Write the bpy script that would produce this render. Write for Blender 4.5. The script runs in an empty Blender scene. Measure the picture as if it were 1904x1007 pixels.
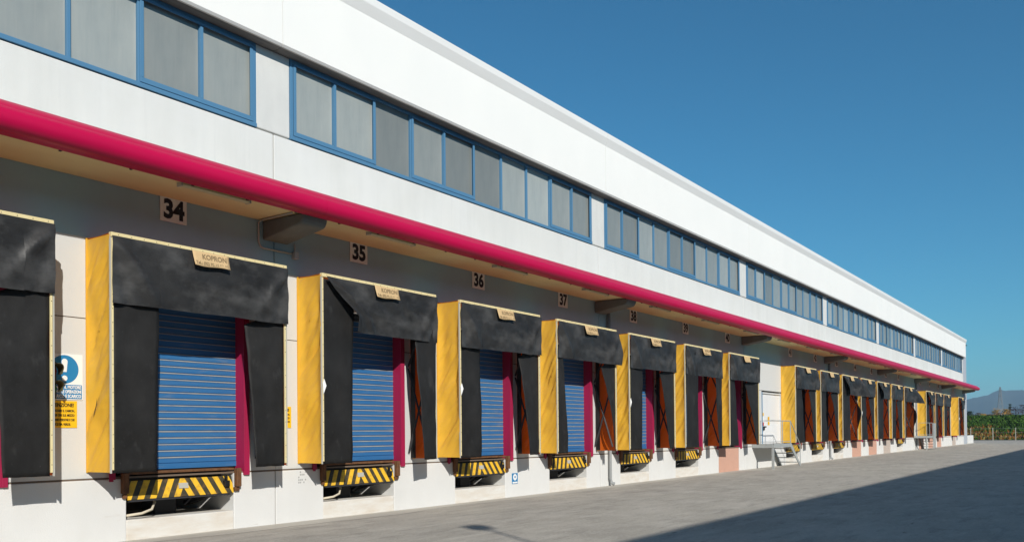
import bpy, math, random
from mathutils import Vector, Matrix, noise
R = math.radians
rnd = random.Random(7)
scene = bpy.context.scene
COL = scene.collection

# ------------------------------------------------------------------ camera
YAW, PITCH, ROLL = 0.95508, 0.010481, -0.00858
FPX, CAM_D, CAM_H = 1612.08, 12.996, 1.6617
fw = Vector((math.sin(YAW)*math.cos(PITCH), math.cos(YAW)*math.cos(PITCH), math.sin(PITCH)))
r0 = Vector((math.cos(YAW), -math.sin(YAW), 0)); u0 = r0.cross(fw)
cr, sr = math.cos(ROLL), math.sin(ROLL)
rt = cr*r0+sr*u0; up = -sr*r0+cr*u0
cd = bpy.data.cameras.new('camera'); cam = bpy.data.objects.new('camera', cd); COL.objects.link(cam)
cd.sensor_width = 36; cd.lens = FPX/1904*36
cd.shift_x = 8.74/1904; cd.shift_y = 285.28/1904
cd.clip_start = .1; cd.clip_end = 20000
M = Matrix((rt, up, -fw)).transposed().to_4x4(); M.translation = Vector((0, -CAM_D, CAM_H))
cam.matrix_world = M
scene.camera = cam

# ------------------------------------------------------------------ sky, sun, exposure
SUN = Vector((.66, 1, -.66)).normalized()          # the way the light travels
el = math.asin(-SUN.z); az = math.atan2(-SUN.x, -SUN.y)
w = bpy.data.worlds.new('World'); scene.world = w; w.use_nodes = True
nt = w.node_tree; nt.nodes.clear()
sky = nt.nodes.new('ShaderNodeTexSky'); sky.sky_type = 'NISHITA'; sky.sun_disc = False
sky.sun_elevation = el; sky.sun_rotation = az
sky.air_density = 1.0; sky.dust_density = .15; sky.ozone_density = 3.0; sky.altitude = 100
bg = nt.nodes.new('ShaderNodeBackground'); bg.inputs[1].default_value = .078
wo = nt.nodes.new('ShaderNodeOutputWorld')
tint = nt.nodes.new('ShaderNodeMix'); tint.data_type = 'RGBA'; tint.blend_type = 'MULTIPLY'; tint.inputs[0].default_value = 1
tint.inputs[7].default_value = (.33, 1.01, 1.20, 1)          # the clear, slightly cyan air of the picture, the same all over the sky
nt.links.new(sky.outputs[0], tint.inputs[6]); nt.links.new(tint.outputs[2], bg.inputs[0]); nt.links.new(bg.outputs[0], wo.inputs[0])
sd = bpy.data.lights.new('sun', 'SUN'); sd.energy = 4.95; sd.angle = R(.53); sd.color = (1, .955, .885)
so = bpy.data.objects.new('sun', sd); COL.objects.link(so); so.location = (-30, -50, 60)
so.rotation_euler = SUN.to_track_quat('-Z', 'Y').to_euler()
scene.view_settings.view_transform = 'Standard'; scene.view_settings.look = 'None'
scene.view_settings.exposure = 0; scene.view_settings.gamma = 1
scene.view_settings.use_curve_mapping = False

# ------------------------------------------------------------------ materials
def mat(name, col, rough=.7, vary=None, vscale=(1, 1, 1), amt=.5, bump=0, bscale=40, metal=0, spec=.3, extra=None, space='OBJ'):
    """principled surface; vary = a second colour mixed in by stretched noise"""
    m = bpy.data.materials.new(name); m.use_nodes = True
    n = m.node_tree; b = n.nodes['Principled BSDF']; L = n.links.new
    b.inputs['Base Color'].default_value = (*col, 1); b.inputs['Roughness'].default_value = rough
    b.inputs['Metallic'].default_value = metal; b.inputs['Specular IOR Level'].default_value = spec
    if space == 'W':
        g = n.nodes.new('ShaderNodeNewGeometry'); src = g.outputs['Position']
    else:
        g = n.nodes.new('ShaderNodeTexCoord'); src = g.outputs['Object']
    m['_src'] = 1
    cur = None
    def layer(color2, scale, lo, hi, fac, detail=6, cur=None):
        mp = n.nodes.new('ShaderNodeMapping'); mp.inputs['Scale'].default_value = scale[:3]
        if len(scale) > 3: mp.vector_type = 'TEXTURE'; mp.inputs['Scale'].default_value = tuple(1/q for q in scale[:3]); mp.inputs['Rotation'].default_value = (scale[3], 0, 0)
        L(src, mp.inputs[0])
        t = n.nodes.new('ShaderNodeTexNoise'); t.inputs['Scale'].default_value = 1; t.inputs['Detail'].default_value = detail
        t.inputs['Roughness'].default_value = .62
        L(mp.outputs[0], t.inputs[0])
        rp = n.nodes.new('ShaderNodeMapRange'); rp.inputs[1].default_value = lo; rp.inputs[2].default_value = hi
        rp.inputs[3].default_value = 0; rp.inputs[4].default_value = fac
        L(t.outputs[0], rp.inputs[0])
        mx = n.nodes.new('ShaderNodeMix'); mx.data_type = 'RGBA'
        L(rp.outputs[0], mx.inputs[0])
        if cur is None: mx.inputs[6].default_value = (*col, 1)
        else: L(cur, mx.inputs[6])
        mx.inputs[7].default_value = (*color2, 1)
        return mx.outputs[2]
    if vary: cur = layer(vary, vscale, .35, .7, amt)
    for e in (extra or []): cur = layer(*e, cur=cur)
    if cur is not None: L(cur, b.inputs['Base Color'])
    if bump:
        t = n.nodes.new('ShaderNodeTexNoise'); t.inputs['Scale'].default_value = bscale; t.inputs['Detail'].default_value = 5
        L(src, t.inputs[0])
        bp = n.nodes.new('ShaderNodeBump'); bp.inputs['Strength'].default_value = bump; bp.inputs['Distance'].default_value = .02
        L(t.outputs[0], bp.inputs['Height']); L(bp.outputs[0], b.inputs['Normal'])
    return m

def rand_value(m, lo, hi):
    """each object its own slightly lighter or darker tone"""
    n = m.node_tree; b = n.nodes['Principled BSDF']; L = n.links.new
    oi = n.nodes.new('ShaderNodeObjectInfo'); mr = n.nodes.new('ShaderNodeMapRange')
    mr.inputs[3].default_value = lo; mr.inputs[4].default_value = hi; L(oi.outputs['Random'], mr.inputs[0])
    hs = n.nodes.new('ShaderNodeHueSaturation'); L(mr.outputs[0], hs.inputs['Value'])
    lk = b.inputs['Base Color'].links
    if lk: L(lk[0].from_socket, hs.inputs['Color'])
    else: hs.inputs['Color'].default_value = b.inputs['Base Color'].default_value
    L(hs.outputs[0], b.inputs['Base Color'])
    return m

MT = {}
MT['band'] = mat('painted_concrete', (.69, .685, .645), .75, (.60, .60, .57), (3, 3, .35), .55, .15, 60, space='W',
                 extra=[((.45, .46, .45), (9, 9, .25), .56, .8, .35), ((.76, .76, .74), (.5, .5, .5), .45, .7, .5)])
MT['pillar'] = mat('pillar_concrete', (.665, .66, .625), .75, (.56, .56, .535), (2, 2, 1.2), .6, .2, 50, space='W',
                   extra=[((.5, .5, .48), (6, 6, .6), .55, .8, .3)])
MT['fascia'] = mat('white_fascia', (.87, .85, .80), .6, (.80, .79, .75), (.6, .6, .3), .6, .05, 40, space='W')
MT['coping'] = mat('white_metal', (.80, .79, .76), .45, (.72, .70, .66), (.4, 4, 4), .5, space='W')
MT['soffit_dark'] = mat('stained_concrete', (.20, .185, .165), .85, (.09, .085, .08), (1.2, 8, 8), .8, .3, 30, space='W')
MT['grey_band'] = mat('grey_wall_strip', (.34, .50, .54), .85, (.28, .42, .45), (1.2, 1.2, .5), .6, .15, 60, space='W')  # darker blue-grey colour for the wall strip above the shelter tops
MT['lower'] = mat('lower_wall', (.60, .605, .585), .8, (.58, .585, .57), (2.5, 2.5, .5), .6, .18, 70, space='W',
                  extra=[((.48, .47, .44), (7, 7, .3), .58, .8, .35), ((.40, .38, .34), (1.3, 1.3, 2.5), .66, .8, .35)])
MT['plinth'] = mat('plinth_concrete', (.68, .68, .66), .8, (.62, .615, .59), (1.6, 1.6, 1.1), .6, .2, 60, space='W',
                   extra=[((.50, .49, .46), (14, 14, 14), .63, .78, .4), ((.42, .36, .27), (1.1, 3, 4), .64, .78, .5), ((.22, .215, .20), (2.2, 2.2, 9), .68, .78, .6)])
MT['sill'] = mat('pit_sill_concrete', (.70, .685, .64), .85, (.55, .45, .33), (1.7, 3, 7), .55, .3, 40, space='W')
MT['pink'] = mat('pink_panel', (.58, .34, .25), .8, (.50, .30, .23), (3, 3, 3), .6, space='W')
MT['greybeige'] = mat('beige_panel', (.50, .42, .36), .8, (.42, .37, .33), (3, 3, 3), .6, space='W')
MT['joint'] = mat('joint_sealant', (.16, .12, .09), .9)
MT['soffit'] = mat('canopy_soffit', (.78, .66, .36), .8, (.68, .56, .29), (.8, 2, 2), .6, .1, 30, space='W')
MT['magenta'] = mat('magenta_paint', (.50, .002, .058), .42, (.42, .003, .05), (.5, 3, 3), .5, spec=.32, space='W')
MT['jamb'] = mat('magenta_steel', (.36, .010, .065), .55, (.25, .02, .05), (5, 5, 1.2), .5, space='W')
MT['blue'] = mat('blue_aluminium', (.078, .205, .345), .5, (.10, .225, .35), (2, 2, 2), .4, space='W')
MT['slat'] = mat('blue_shutter', (.024, .135, .335), .5, (.07, .18, .33), (.8, 1, 9), .5, spec=.4, space='W',
                 extra=[((.22, .24, .27), (2, 2, 14), .58, .8, .5)])
MT['slat_dust_glint'] = mat('dusty_glinting_rib', (.36, .36, .34), .8, (.16, .22, .32), (3, 1, 5), .7, space='W')  # pale ribs: dust, with the light they catch put into the colour
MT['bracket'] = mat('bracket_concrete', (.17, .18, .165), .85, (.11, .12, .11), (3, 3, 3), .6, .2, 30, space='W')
MT['pane'] = rand_value(mat('frosted_pane', (.265, .29, .278), .2, (.36, .37, .34), (3, 3, .35), .6, .05, 8, spec=.6,
                  extra=[((.15, .175, .18), (.9, 1, .5), .45, .7, .38), ((.36, .36, .33), (15, 15, .5), .57, .75, .3)]), .66, 1.3)
MT['yellow'] = mat('yellow_tarpaulin', (.88, .52, .05), .5, (.79, .46, .06), (2.5, 2.5, 1.2), .45, .06, 20, spec=.35,
                   extra=[((.62, .37, .16), (2, 2.2, 17, -.75), .52, .70, .24), ((.55, .33, .14), (2, 1.5, 9, -.95), .58, .74, .2)])
MT['rubber'] = mat('black_rubber', (.0122, .0115, .0108), .6, (.031, .030, .029), (1.3, 1.3, 1.1), .7, .3, 7, spec=.22,
                   extra=[((.085, .084, .082), (3.2, 3.2, 1.6), .60, .82, .55), ((.06, .06, .059), (22, 22, 16), .62, .8, .5)])
MT['rubber_dusty'] = mat('dusty_black_rubber', (.0165, .016, .0155), .46, (.048, .047, .046), (.9, .9, 1.2), .85, .3, 7, spec=.25,
                   extra=[((.17, .167, .162), (1.1, 1.1, 1.7), .47, .76, .46), ((.10, .10, .098), (26, 26, 20), .62, .8, .35), ((.008, .008, .008), (2.2, 2.2, 6), .58, .78, .5)])
MT['frame_cream'] = mat('cream_frame', (.78, .66, .36), .55, (.62, .48, .22), (3, 3, 3), .5)
MT['frame_grey'] = mat('galvanised_frame', (.46, .44, .37), .5, (.42, .42, .4), (4, 4, 1.5), .5)
MT['tag'] = mat('beige_tag', (.62, .44, .23), .75, (.52, .36, .19), (5, 5, 5), .5)
MT['tag_print'] = mat('faded_print', (.24, .17, .09), .8)
MT['dark_steel'] = mat('dark_steel', (.03, .03, .032), .6)
MT['rust'] = mat('rusty_steel', (.11, .05, .022), .8, (.24, .11, .045), (9, 9, 5), .7, .4, 60,
                 extra=[((.05, .03, .02), (14, 14, 6), .5, .7, .7)])
MT['black'] = mat('black_plastic', (.012, .012, .013), .5)
MT['digit'] = mat('black_print', (.012, .012, .014), .6)
MT['white_plate'] = mat('white_sign_plate', (.84, .90, .82), .55, (.64, .62, .56), (6, 6, 3), .5)
MT['white'] = mat('white_print', (.80, .80, .78), .6)
MT['sign_blue'] = mat('blue_print', (.02, .20, .42), .5)
MT['sign_yellow'] = mat('yellow_sign', (.84, .48, .015), .5)
MT['red'] = mat('red_print', (.5, .05, .04), .5)
MT['steel'] = mat('galvanised_steel', (.36, .38, .37), .5, (.27, .285, .28), (4, 4, 4), .6, metal=.0, spec=.5)
MT['pipe_grey'] = mat('grey_pipe', (.30, .31, .31), .5, (.22, .23, .23), (6, 6, 1), .6)
MT['door_white'] = mat('white_door', (.72, .73, .73), .5, (.64, .65, .66), (3, 3, 1), .5)
MT['hose'] = mat('beige_hose', (.62, .55, .42), .6)
MT['tube'] = mat('light_cover', (.60, .52, .32), .5)
MT['gray_corner'] = mat('grey_corner_concrete', (.40, .43, .47), .8, (.34, .37, .40), (2, 2, .6), .6, space='W')
MT['roof'] = mat('roof_felt', (.10, .10, .10), .9)
MT['across'] = mat('grey_cladding', (.42, .42, .41), .8, (.36, .36, .35), (2, 2, .4), .5, space='W')
MT['dark_inner'] = mat('dark_interior', (.02, .021, .022), .9)

# translucent yellow tarpaulin: the sheet lets light through
def make_translucent(m, fac, col):
    n = m.node_tree; b = n.nodes['Principled BSDF']; o = n.nodes['Material Output']
    t = n.nodes.new('ShaderNodeBsdfTranslucent'); t.inputs[0].default_value = (*col, 1)
    mx = n.nodes.new('ShaderNodeMixShader'); mx.inputs[0].default_value = fac
    n.links.new(b.outputs[0], mx.inputs[1]); n.links.new(t.outputs[0], mx.inputs[2]); n.links.new(mx.outputs[0], o.inputs[0])
make_translucent(MT['yellow'], .22, (.95, .16, .003))
def two_sided(m, back):
    """coated cloth: its inner side has a colour of its own"""
    n = m.node_tree; b = n.nodes['Principled BSDF']; g = n.nodes.new('ShaderNodeNewGeometry')
    mx = n.nodes.new('ShaderNodeMix'); mx.data_type = 'RGBA'; src = b.inputs['Base Color'].links[0].from_socket
    n.links.new(g.outputs['Backfacing'], mx.inputs[0]); n.links.new(src, mx.inputs[6]); mx.inputs[7].default_value = (*back, 1)
    n.links.new(mx.outputs[2], b.inputs['Base Color'])
two_sided(MT['yellow'], (.50, .095, .004))

# hazard stripes: flat paint, a chevron about the plate's middle
def stripes():
    m = mat('hazard_stripes', (.8, .46, .03), .6)
    n = m.node_tree; b = n.nodes['Principled BSDF']; L = n.links.new
    tc = n.nodes.new('ShaderNodeTexCoord'); sp = n.nodes.new('ShaderNodeSeparateXYZ'); L(tc.outputs['Object'], sp.inputs[0])
    def math_(op, a, c):
        k = n.nodes.new('ShaderNodeMath'); k.operation = op
        for i, v in enumerate((a, c)):
            if v is None: continue
            if isinstance(v, (int, float)): k.inputs[i].default_value = v
            else: L(v, k.inputs[i])
        return k.outputs[0]
    ax = math_('ABSOLUTE', sp.outputs[0], None)
    v = math_('ADD', ax, math_('MULTIPLY', sp.outputs[2], .52))
    f = math_('FRACT', math_('DIVIDE', math_('ADD', v, .02), .222), None)
    st = math_('GREATER_THAN', f, .52)
    no = n.nodes.new('ShaderNodeTexNoise'); no.inputs['Scale'].default_value = 9; no.inputs['Detail'].default_value = 6
    L(tc.outputs['Object'], no.inputs[0])
    dirt = n.nodes.new('ShaderNodeMapRange'); dirt.inputs[1].default_value = .5; dirt.inputs[2].default_value = .75; dirt.inputs[4].default_value = .6
    L(no.outputs[0], dirt.inputs[0])
    mx = n.nodes.new('ShaderNodeMix'); mx.data_type = 'RGBA'
    mx.inputs[6].default_value = (.80, .47, .03, 1); mx.inputs[7].default_value = (.05, .045, .028, 1); L(st, mx.inputs[0])
    m2 = n.nodes.new('ShaderNodeMix'); m2.data_type = 'RGBA'; L(dirt.outputs[0], m2.inputs[0])
    L(mx.outputs[2], m2.inputs[6]); m2.inputs[7].default_value = (.22, .12, .045, 1)
    L(m2.outputs[2], b.inputs['Base Color'])
    return m
MT['stripes'] = stripes()

# ------------------------------------------------------------------ mesh helpers
class MB:
    def __init__(s): s.v = []; s.f = []; s.mi = []
    def add(s, vs, fs, mi=0):
        o = len(s.v); s.v += [tuple(p) for p in vs]; s.f += [tuple(i+o for i in f) for f in fs]; s.mi += [mi]*len(fs); return s
    def box(s, x0, x1, y0, y1, z0, z1, mi=0):
        return s.add([(x, y, z) for x in (x0, x1) for y in (y0, y1) for z in (z0, z1)],
              [(0, 1, 3, 2), (4, 6, 7, 5), (0, 4, 5, 1), (2, 3, 7, 6), (0, 2, 6, 4), (1, 5, 7, 3)], mi)
    def prism(s, prof, x0, x1, mi=0, cap=True):
        """profile of (y,z) points swept along x"""
        n = len(prof)
        fs = [(i, (i+1) % n, n+(i+1) % n, n+i) for i in range(n)]
        if cap: fs += [tuple(range(n-1, -1, -1)), tuple(range(n, 2*n))]
        return s.add([(x0, y, z) for y, z in prof]+[(x1, y, z) for y, z in prof], fs, mi)
    def tube(s, pts, r, n=8, mi=0, r2=None):
        pts = [Vector(p) for p in pts]; rings = []
        for i, p in enumerate(pts):
            d = (pts[min(i+1, len(pts)-1)]-pts[max(i-1, 0)]).normalized()
            a = d.cross(Vector((0, 0, 1)) if abs(d.z) < .95 else Vector((1, 0, 0))).normalized(); b = d.cross(a)
            rr = r if r2 is None else r+(r2-r)*i/(len(pts)-1)
            rings += [p+rr*(math.cos(t)*a+math.sin(t)*b) for t in (2*math.pi*k/n for k in range(n))]
        fs = [(i*n+k, i*n+(k+1) % n, (i+1)*n+(k+1) % n, (i+1)*n+k) for i in range(len(pts)-1) for k in range(n)]
        fs += [tuple(range(n-1, -1, -1)), tuple(range(len(rings)-n, len(rings)))]
        return s.add(rings, fs, mi)
    def bar(s, a, b, wd, mi=0): return s.tube([a, b], wd*.7071, 4, mi)
    def grid(s, fn, nu, nv, mi=0):
        vs = [fn(i/nu, j/nv) for j in range(nv+1) for i in range(nu+1)]
        return s.add(vs, [(j*(nu+1)+i, j*(nu+1)+i+1, (j+1)*(nu+1)+i+1, (j+1)*(nu+1)+i) for j in range(nv) for i in range(nu)], mi)
    def mesh(s, name, mats, smooth=False):
        me = bpy.data.meshes.new(name); me.from_pydata(s.v, [], s.f)
        for m in (mats if isinstance(mats, (list, tuple)) else [mats]): me.materials.append(m)
        me.polygons.foreach_set('material_index', s.mi)
        if smooth: me.polygons.foreach_set('use_smooth', [True]*len(me.polygons))
        me.update(); return me
    def build(s, name, mats, parent=None, smooth=False, bev=0, loc=None, solid=0):
        return put(s.mesh(name, mats, smooth), name, parent, bev, loc, solid)
def put(me, name, parent=None, bev=0, loc=None, solid=0):
    o = bpy.data.objects.new(name, me); COL.objects.link(o)
    if parent is not None: o.parent = parent
    if loc: o.location = loc
    if solid:
        k = o.modifiers.new('thickness', 'SOLIDIFY'); k.thickness = solid; k.offset = 0
    if bev:
        k = o.modifiers.new('bevel', 'BEVEL'); k.width = bev; k.segments = 2; k.limit_method = 'ANGLE'
    return o
def thing(name, label, cat, loc=(0, 0, 0), group=None, rz=0):
    o = bpy.data.objects.new(name, None); COL.objects.link(o); o.location = loc; o.rotation_euler.z = rz
    o.empty_display_size = .2
    return tag(o, label, cat, group)
def tag(o, label, cat, group=None):
    o['label'] = label; o['category'] = cat
    if group: o['group'] = group
    return o
def struct(o): o['kind'] = 'structure'; return o
def stuff(o): o['kind'] = 'stuff'; return o
def copy_tree(o, parent=None):
    c = o.copy(); COL.objects.link(c); c.parent = parent
    for ch in list(o.children): copy_tree(ch, c)
    return c

TXT = {}
def text_mesh(body, size, material, bold=.0, sx=1.0, align='CENTER', spacing=1.0):
    """lettering lying in the XZ plane, facing -Y"""
    key = (body, size, material.name, bold, sx, align)
    if key in TXT: return TXT[key]
    cu = bpy.data.curves.new('lettering', 'FONT'); cu.body = body; cu.size = size; cu.offset = bold
    cu.align_x = align; cu.align_y = 'CENTER'; cu.resolution_u = 3; cu.extrude = .0015; cu.space_character = spacing
    ob = bpy.data.objects.new('lettering', cu); COL.objects.link(ob)
    bpy.context.view_layer.update()
    me = bpy.data.meshes.new_from_object(ob.evaluated_get(bpy.context.evaluated_depsgraph_get()))
    COL.objects.unlink(ob); bpy.data.objects.remove(ob); bpy.data.curves.remove(cu)
    for v in me.vertices:
        x, y, z = v.co; v.co = (x*sx, -z, y)
    me.materials.clear(); me.materials.append(material); me.name = 'lettering'
    TXT[key] = me
    return me

def NZ(x, y, z=0): return noise.noise(Vector((x, y, z)))

# ------------------------------------------------------------------ measures of the place
P = .67                                            # how far the dock shelters stand out from the wall
SW = 3.35                                          # their width
def CX(k): return 8.83+4.2*k-.0018*k*k*(1 if k > 0 else 0)     # middle of dock k (dock 0 carries the number 34)
def EDGE(n): return 10.80+12.4767*n                # joints between the bays
XL, XE = EDGE(-2), 100.4
def GZ(x): return .0027*max(0, min(x, 135)-15)     # the yard falls very slightly
DOCKS = [-1, 0, 1, 2, 3, 4, 5, 6, 8, 9, 10, 11, 12, 13, 14, 16, 17, 18, 20]
PITS = [-1, 0, 1, 2, 3, 4, 5, 8, 9, 10, 14]
BLANK = {6: 'pink', 11: 'pink', 12: 'pink', 13: 'greybeige', 16: 'pink', 17: 'pink', 18: 'pink', 20: 'greybeige'}
WHERE = {-1: 'cut by the left edge of the view', 0: 'under sign thirty-four', 1: 'under sign thirty-five', 2: 'under sign thirty-six', 3: 'under sign thirty-seven',
         4: 'under sign thirty-eight', 5: 'under sign thirty-nine', 6: 'under sign forty', 8: 'just past the nearer metal stairs',
         9: 'second past the nearer metal stairs', 10: 'third past the nearer metal stairs', 11: 'fourth past the nearer metal stairs',
         12: 'fifth past the nearer metal stairs', 13: 'second before the farther metal stairs', 14: 'last before the farther metal stairs',
         16: 'behind the farther metal stairs', 17: 'next beyond the farther metal stairs', 18: 'second beyond the farther metal stairs',
         20: 'at the far corner of the warehouse', 7: 'above the nearer metal stairs', 15: 'above the farther metal stairs', 19: 'second from the far corner'}
WORD = {0: 'thirty-four', 1: 'thirty-five', 2: 'thirty-six', 3: 'thirty-seven', 4: 'thirty-eight', 5: 'thirty-nine', 6: 'forty', -1: 'thirty-three'}
NUM = {-1: '33', 0: '34', 1: '35', 2: '36', 3: '37', 4: '38', 5: '39', 6: '40', 8: '41', 9: '42', 10: '43', 11: '44', 12: '45', 13: '46', 14: '47',
       16: '48', 17: '49', 18: '50', 20: '51'}

# ------------------------------------------------------------------ ground
def yard():
    m = mat('worn_asphalt', (.43, .395, .335), .92, (.35, .32, .275), (.25, .5, 1), .7, .4, 30, space='W', spec=.15,
            extra=[((.50, .46, .40), (.5, .8, 1), .47, .66, .6), ((.28, .26, .225), (.5, 1.1, 1), .52, .70, .5), ((.20, .185, .165), (.4, 1.2, 1), .62, .76, .5),
                   ((.56, .52, .45), (1.0, 3.2, 1), .50, .68, .5), ((.24, .222, .195), (.8, 3.8, 1), .53, .70, .5), ((.66, .61, .53), (16, 16, 1), .56, .68, .45), ((.14, .13, .115), (17, 17, 1), .56, .68, .5), ((.07, .068, .062), (.8, 5.0, 1), .66, .72, .8),
                   ((.09, .085, .08), (.35, .35, 1), .70, .76, .45)])
    mb = MB(); xs = [-90, -40, 0, 15, 40, 70, 100, 123.2]; ys = [-90, -30, -8, .9, 30, 90]
    for i in range(len(xs)-1):
        for j in range(len(ys)-1):
            mb.add([(xs[a], ys[b], GZ(xs[a])) for a, b in ((i, j), (i+1, j), (i+1, j+1), (i, j+1))], [(0, 1, 2, 3)])
    return struct(mb.build('yard', m))
yard()
def apron():
    m = mat('worn_concrete_strip', (.50, .465, .40), .9, (.41, .38, .33), (.3, 2.2, 1), .7, .3, 50, space='W', spec=.2,
            extra=[((.22, .215, .2), (1.2, 3.5, 1), .58, .74, .6), ((.46, .45, .43), (50, 50, 1), .55, .7, .4)])
    mb = MB(); n = 230; e = []
    for i in range(n+1):
        x = XL+(105-XL)*i/n; e.append((x, -.55-.35*NZ(x*.35, 3.1)-.12*NZ(x*2.1, 9)))
    vs = [(x, y, GZ(x)+.004) for x, y in e]+[(x, .3, GZ(x)+.004) for x, y in e]
    mb.add(vs, [(i, i+1, n+2+i, n+1+i) for i in range(n)])
    return struct(mb.build('pavement_edge', m))
apron()

# ------------------------------------------------------------------ warehouse
wh = thing('warehouse', 'long white warehouse with blue window bands, magenta canopy edge and numbered loading docks', 'warehouse', (0, 0, 0))
def part(mb, name, m, parent=wh, **k): return mb.build(name, MT[m] if isinstance(m, str) else m, parent, **k)

part(MB().box(XL+.3, XE-.05, .31, 40, 1.10, 10.30).box(XL+.3, XE-.05, 1.75, 39.9, -.4, 1.098), 'wall', 'joint')
part(MB().box(XL, XE, -.2, 40.2, 10.32, 10.34), 'roof', 'roof')
part(MB().box(XE-.04, XE+.02, .0, 40, -.3, 10.6), 'end_wall', 'gray_corner')
part(MB().box(98.42, XE-.042, -.06, .30, -.3, 10.55), 'corner_column', 'gray_corner', bev=.02)

# plinth between the leveller pits
PW = 1.03
holes = sorted([(CX(k)-PW, CX(k)+PW) for k in PITS if k >= 0])
bl = {k: (CX(k)-1.14, CX(k)+1.14) for k in BLANK}
cuts = sorted(holes+list(bl.values()))
x = XL+.01
G = .012
joints = [EDGE(n) for n in range(-1, 8)]
for a, b in cuts+[(98.41, 98.41)]:
    js = [x]+[j for j in joints if x+.5 < j < a-.5]+[a]
    for p, q in zip(js, js[1:]):
        part(MB().box(p+(G if p != x else 0), q-(G if q != a else 0), -.004, 1.72, -.35, 1.0), 'plinth_panel', 'plinth', bev=.012)
    x = b
for a, b in holes:
    part(MB().box(a+.003, b-.003, .002, 1.70, -.35, GZ(a)+.335), 'pit_sill', 'sill', bev=.015)
for k, (a, b) in bl.items():
    part(MB().box(a+.01, b-.01, .03, .5, -.35, 1.0), 'blanking_panel', BLANK[k])
part(MB().box(XL, 98.4, .012, .3, 1.0, 1.03), 'joint_strip', 'joint')

# lower wall: piers between the doors, then one upper panel for each bay
OW = 1.31
x = XL
ops = [(CX(k)-OW, CX(k)+OW) for k in DOCKS]+[(37.93, 40.66), (98.41, 98.41)]
for a, b in sorted(ops):
    if a-x > .1:
        js = [x]+[j for j in joints if x+.4 < j < a-.4]+[a]
        for p, q in zip(js, js[1:]):
            part(MB().box(p+.004, q-.004, 0, .31, 1.03, 3.482), 'pier_panel', 'lower')
            part(MB().box(p+.004, q-.004, .012, .3, 3.482, 3.498), 'joint_strip', 'joint')
    x = b
for n in range(-2, 7):
    a, b = EDGE(n)+.013, EDGE(n+1)-.013
    if n == 6: b = 98.41
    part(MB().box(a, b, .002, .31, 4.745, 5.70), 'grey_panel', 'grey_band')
    mb = MB().box(a, b, 0, .31, 4.2, 4.743)
    x = a
    for p, q in sorted(ops):
        p, q = max(p, a), min(q, b)
        if q <= a or p >= b: continue
        if p-x > .01: mb.box(x, p, 0, .31, 3.498, 4.2)
        if abs(p-37.93) < .01: mb.box(p, q, 0, .31, 3.498, 4.2)
        x = q
    if b-x > .01: mb.box(x, b, 0, .31, 3.498, 4.2)
    part(mb, 'wall_panel', 'lower')
    part(MB().box(a, b, 0, .31, 5.702, 7.348), 'sill_band', 'band', bev=.01)
    # fascia and coping above the windows
    fa, fb = EDGE(n)+.006, EDGE(n+1)-.006
    if n == 6: fb = 98.41
    prof = [(-.25, 8.945), (-.285, 8.985), (-.285, 10.40), (.2, 10.40), (.2, 8.945)]
    part(MB().prism(prof, fa, fb), 'fascia_panel', 'fascia')
    part(MB().prism([(-.287, 10.40), (-.365, 10.61), (-.37, 10.765), (-.1, 10.78), (-.1, 10.402), (-.287, 10.402)], fa-.002, fb+(.15 if n == 6 else -.002)), 'coping', 'coping')
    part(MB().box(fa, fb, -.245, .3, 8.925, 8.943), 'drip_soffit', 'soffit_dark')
for n in range(-2, 8):
    e = EDGE(n); b = e+.40 if n < 7 else 98.41
    part(MB().box(e-.40 if n > -2 else e, b, .003, .31, 7.375, 8.925), 'pillar', 'pillar', bev=.02)

# window bands: one frame for each bay, its sashes and panes below it
pane_cache = {}
for n in range(-2, 7):
    a, b = EDGE(n)+.402, EDGE(n+1)-.402
    z0, z1 = 7.362, 8.924
    st = (b-a)/10
    fr = MB()
    fr.box(a, b, -.03, .1, z0, z0+.075).box(a, b, -.012, .1, z1-.06, z1)
    fr.box(a, a+.075, -.012, .1, z0+.075, z1-.06).box(b-.075, b, -.012, .1, z0+.075, z1-.06)
    for i in range(1, 10): fr.box(a+i*st-.032, a+i*st+.032, -.004, .1, z0+.075, z1-.06)
    win = part(fr, 'window', 'blue', bev=.006)
    sash = {-1: [(0, 2), (4, 6), (8, 10)], 0: [(0, 2), (3, 5), (8, 10)]}.get(n, [(0, 2), (4, 6), (8, 10)])
    for i, j in sash:
        xa, xb = a+i*st+(.078 if i == 0 else .0), a+j*st-(.078 if j == 10 else .0)
        s = MB(); za, zb = z0+.085, z1-.065
        s.box(xa, xb, -.028, -.008, za, za+.085).box(xa, xb, -.028, -.008, zb-.05, zb)
        s.box(xa, xa+.065, -.028, -.008, za+.085, zb-.05).box(xb-.065, xb, -.028, -.008, za+.085, zb-.05)
        xm = a+(i+1)*st; s.box(xm-.028, xm+.028, -.026, -.008, za+.085, zb-.05)
        part(s, 'sash', 'blue', win, bev=.004)
    for i in range(10):
        xm = a+(i+.5)*st
        if i not in pane_cache:
            pane_cache[i] = MB().box(-st/2+.01, st/2-.01, 0, .02, 0, z1-z0-.11).mesh('pane', MT['pane'])
        put(pane_cache[i], 'pane', win, loc=(xm, .05, z0+.06))

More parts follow.
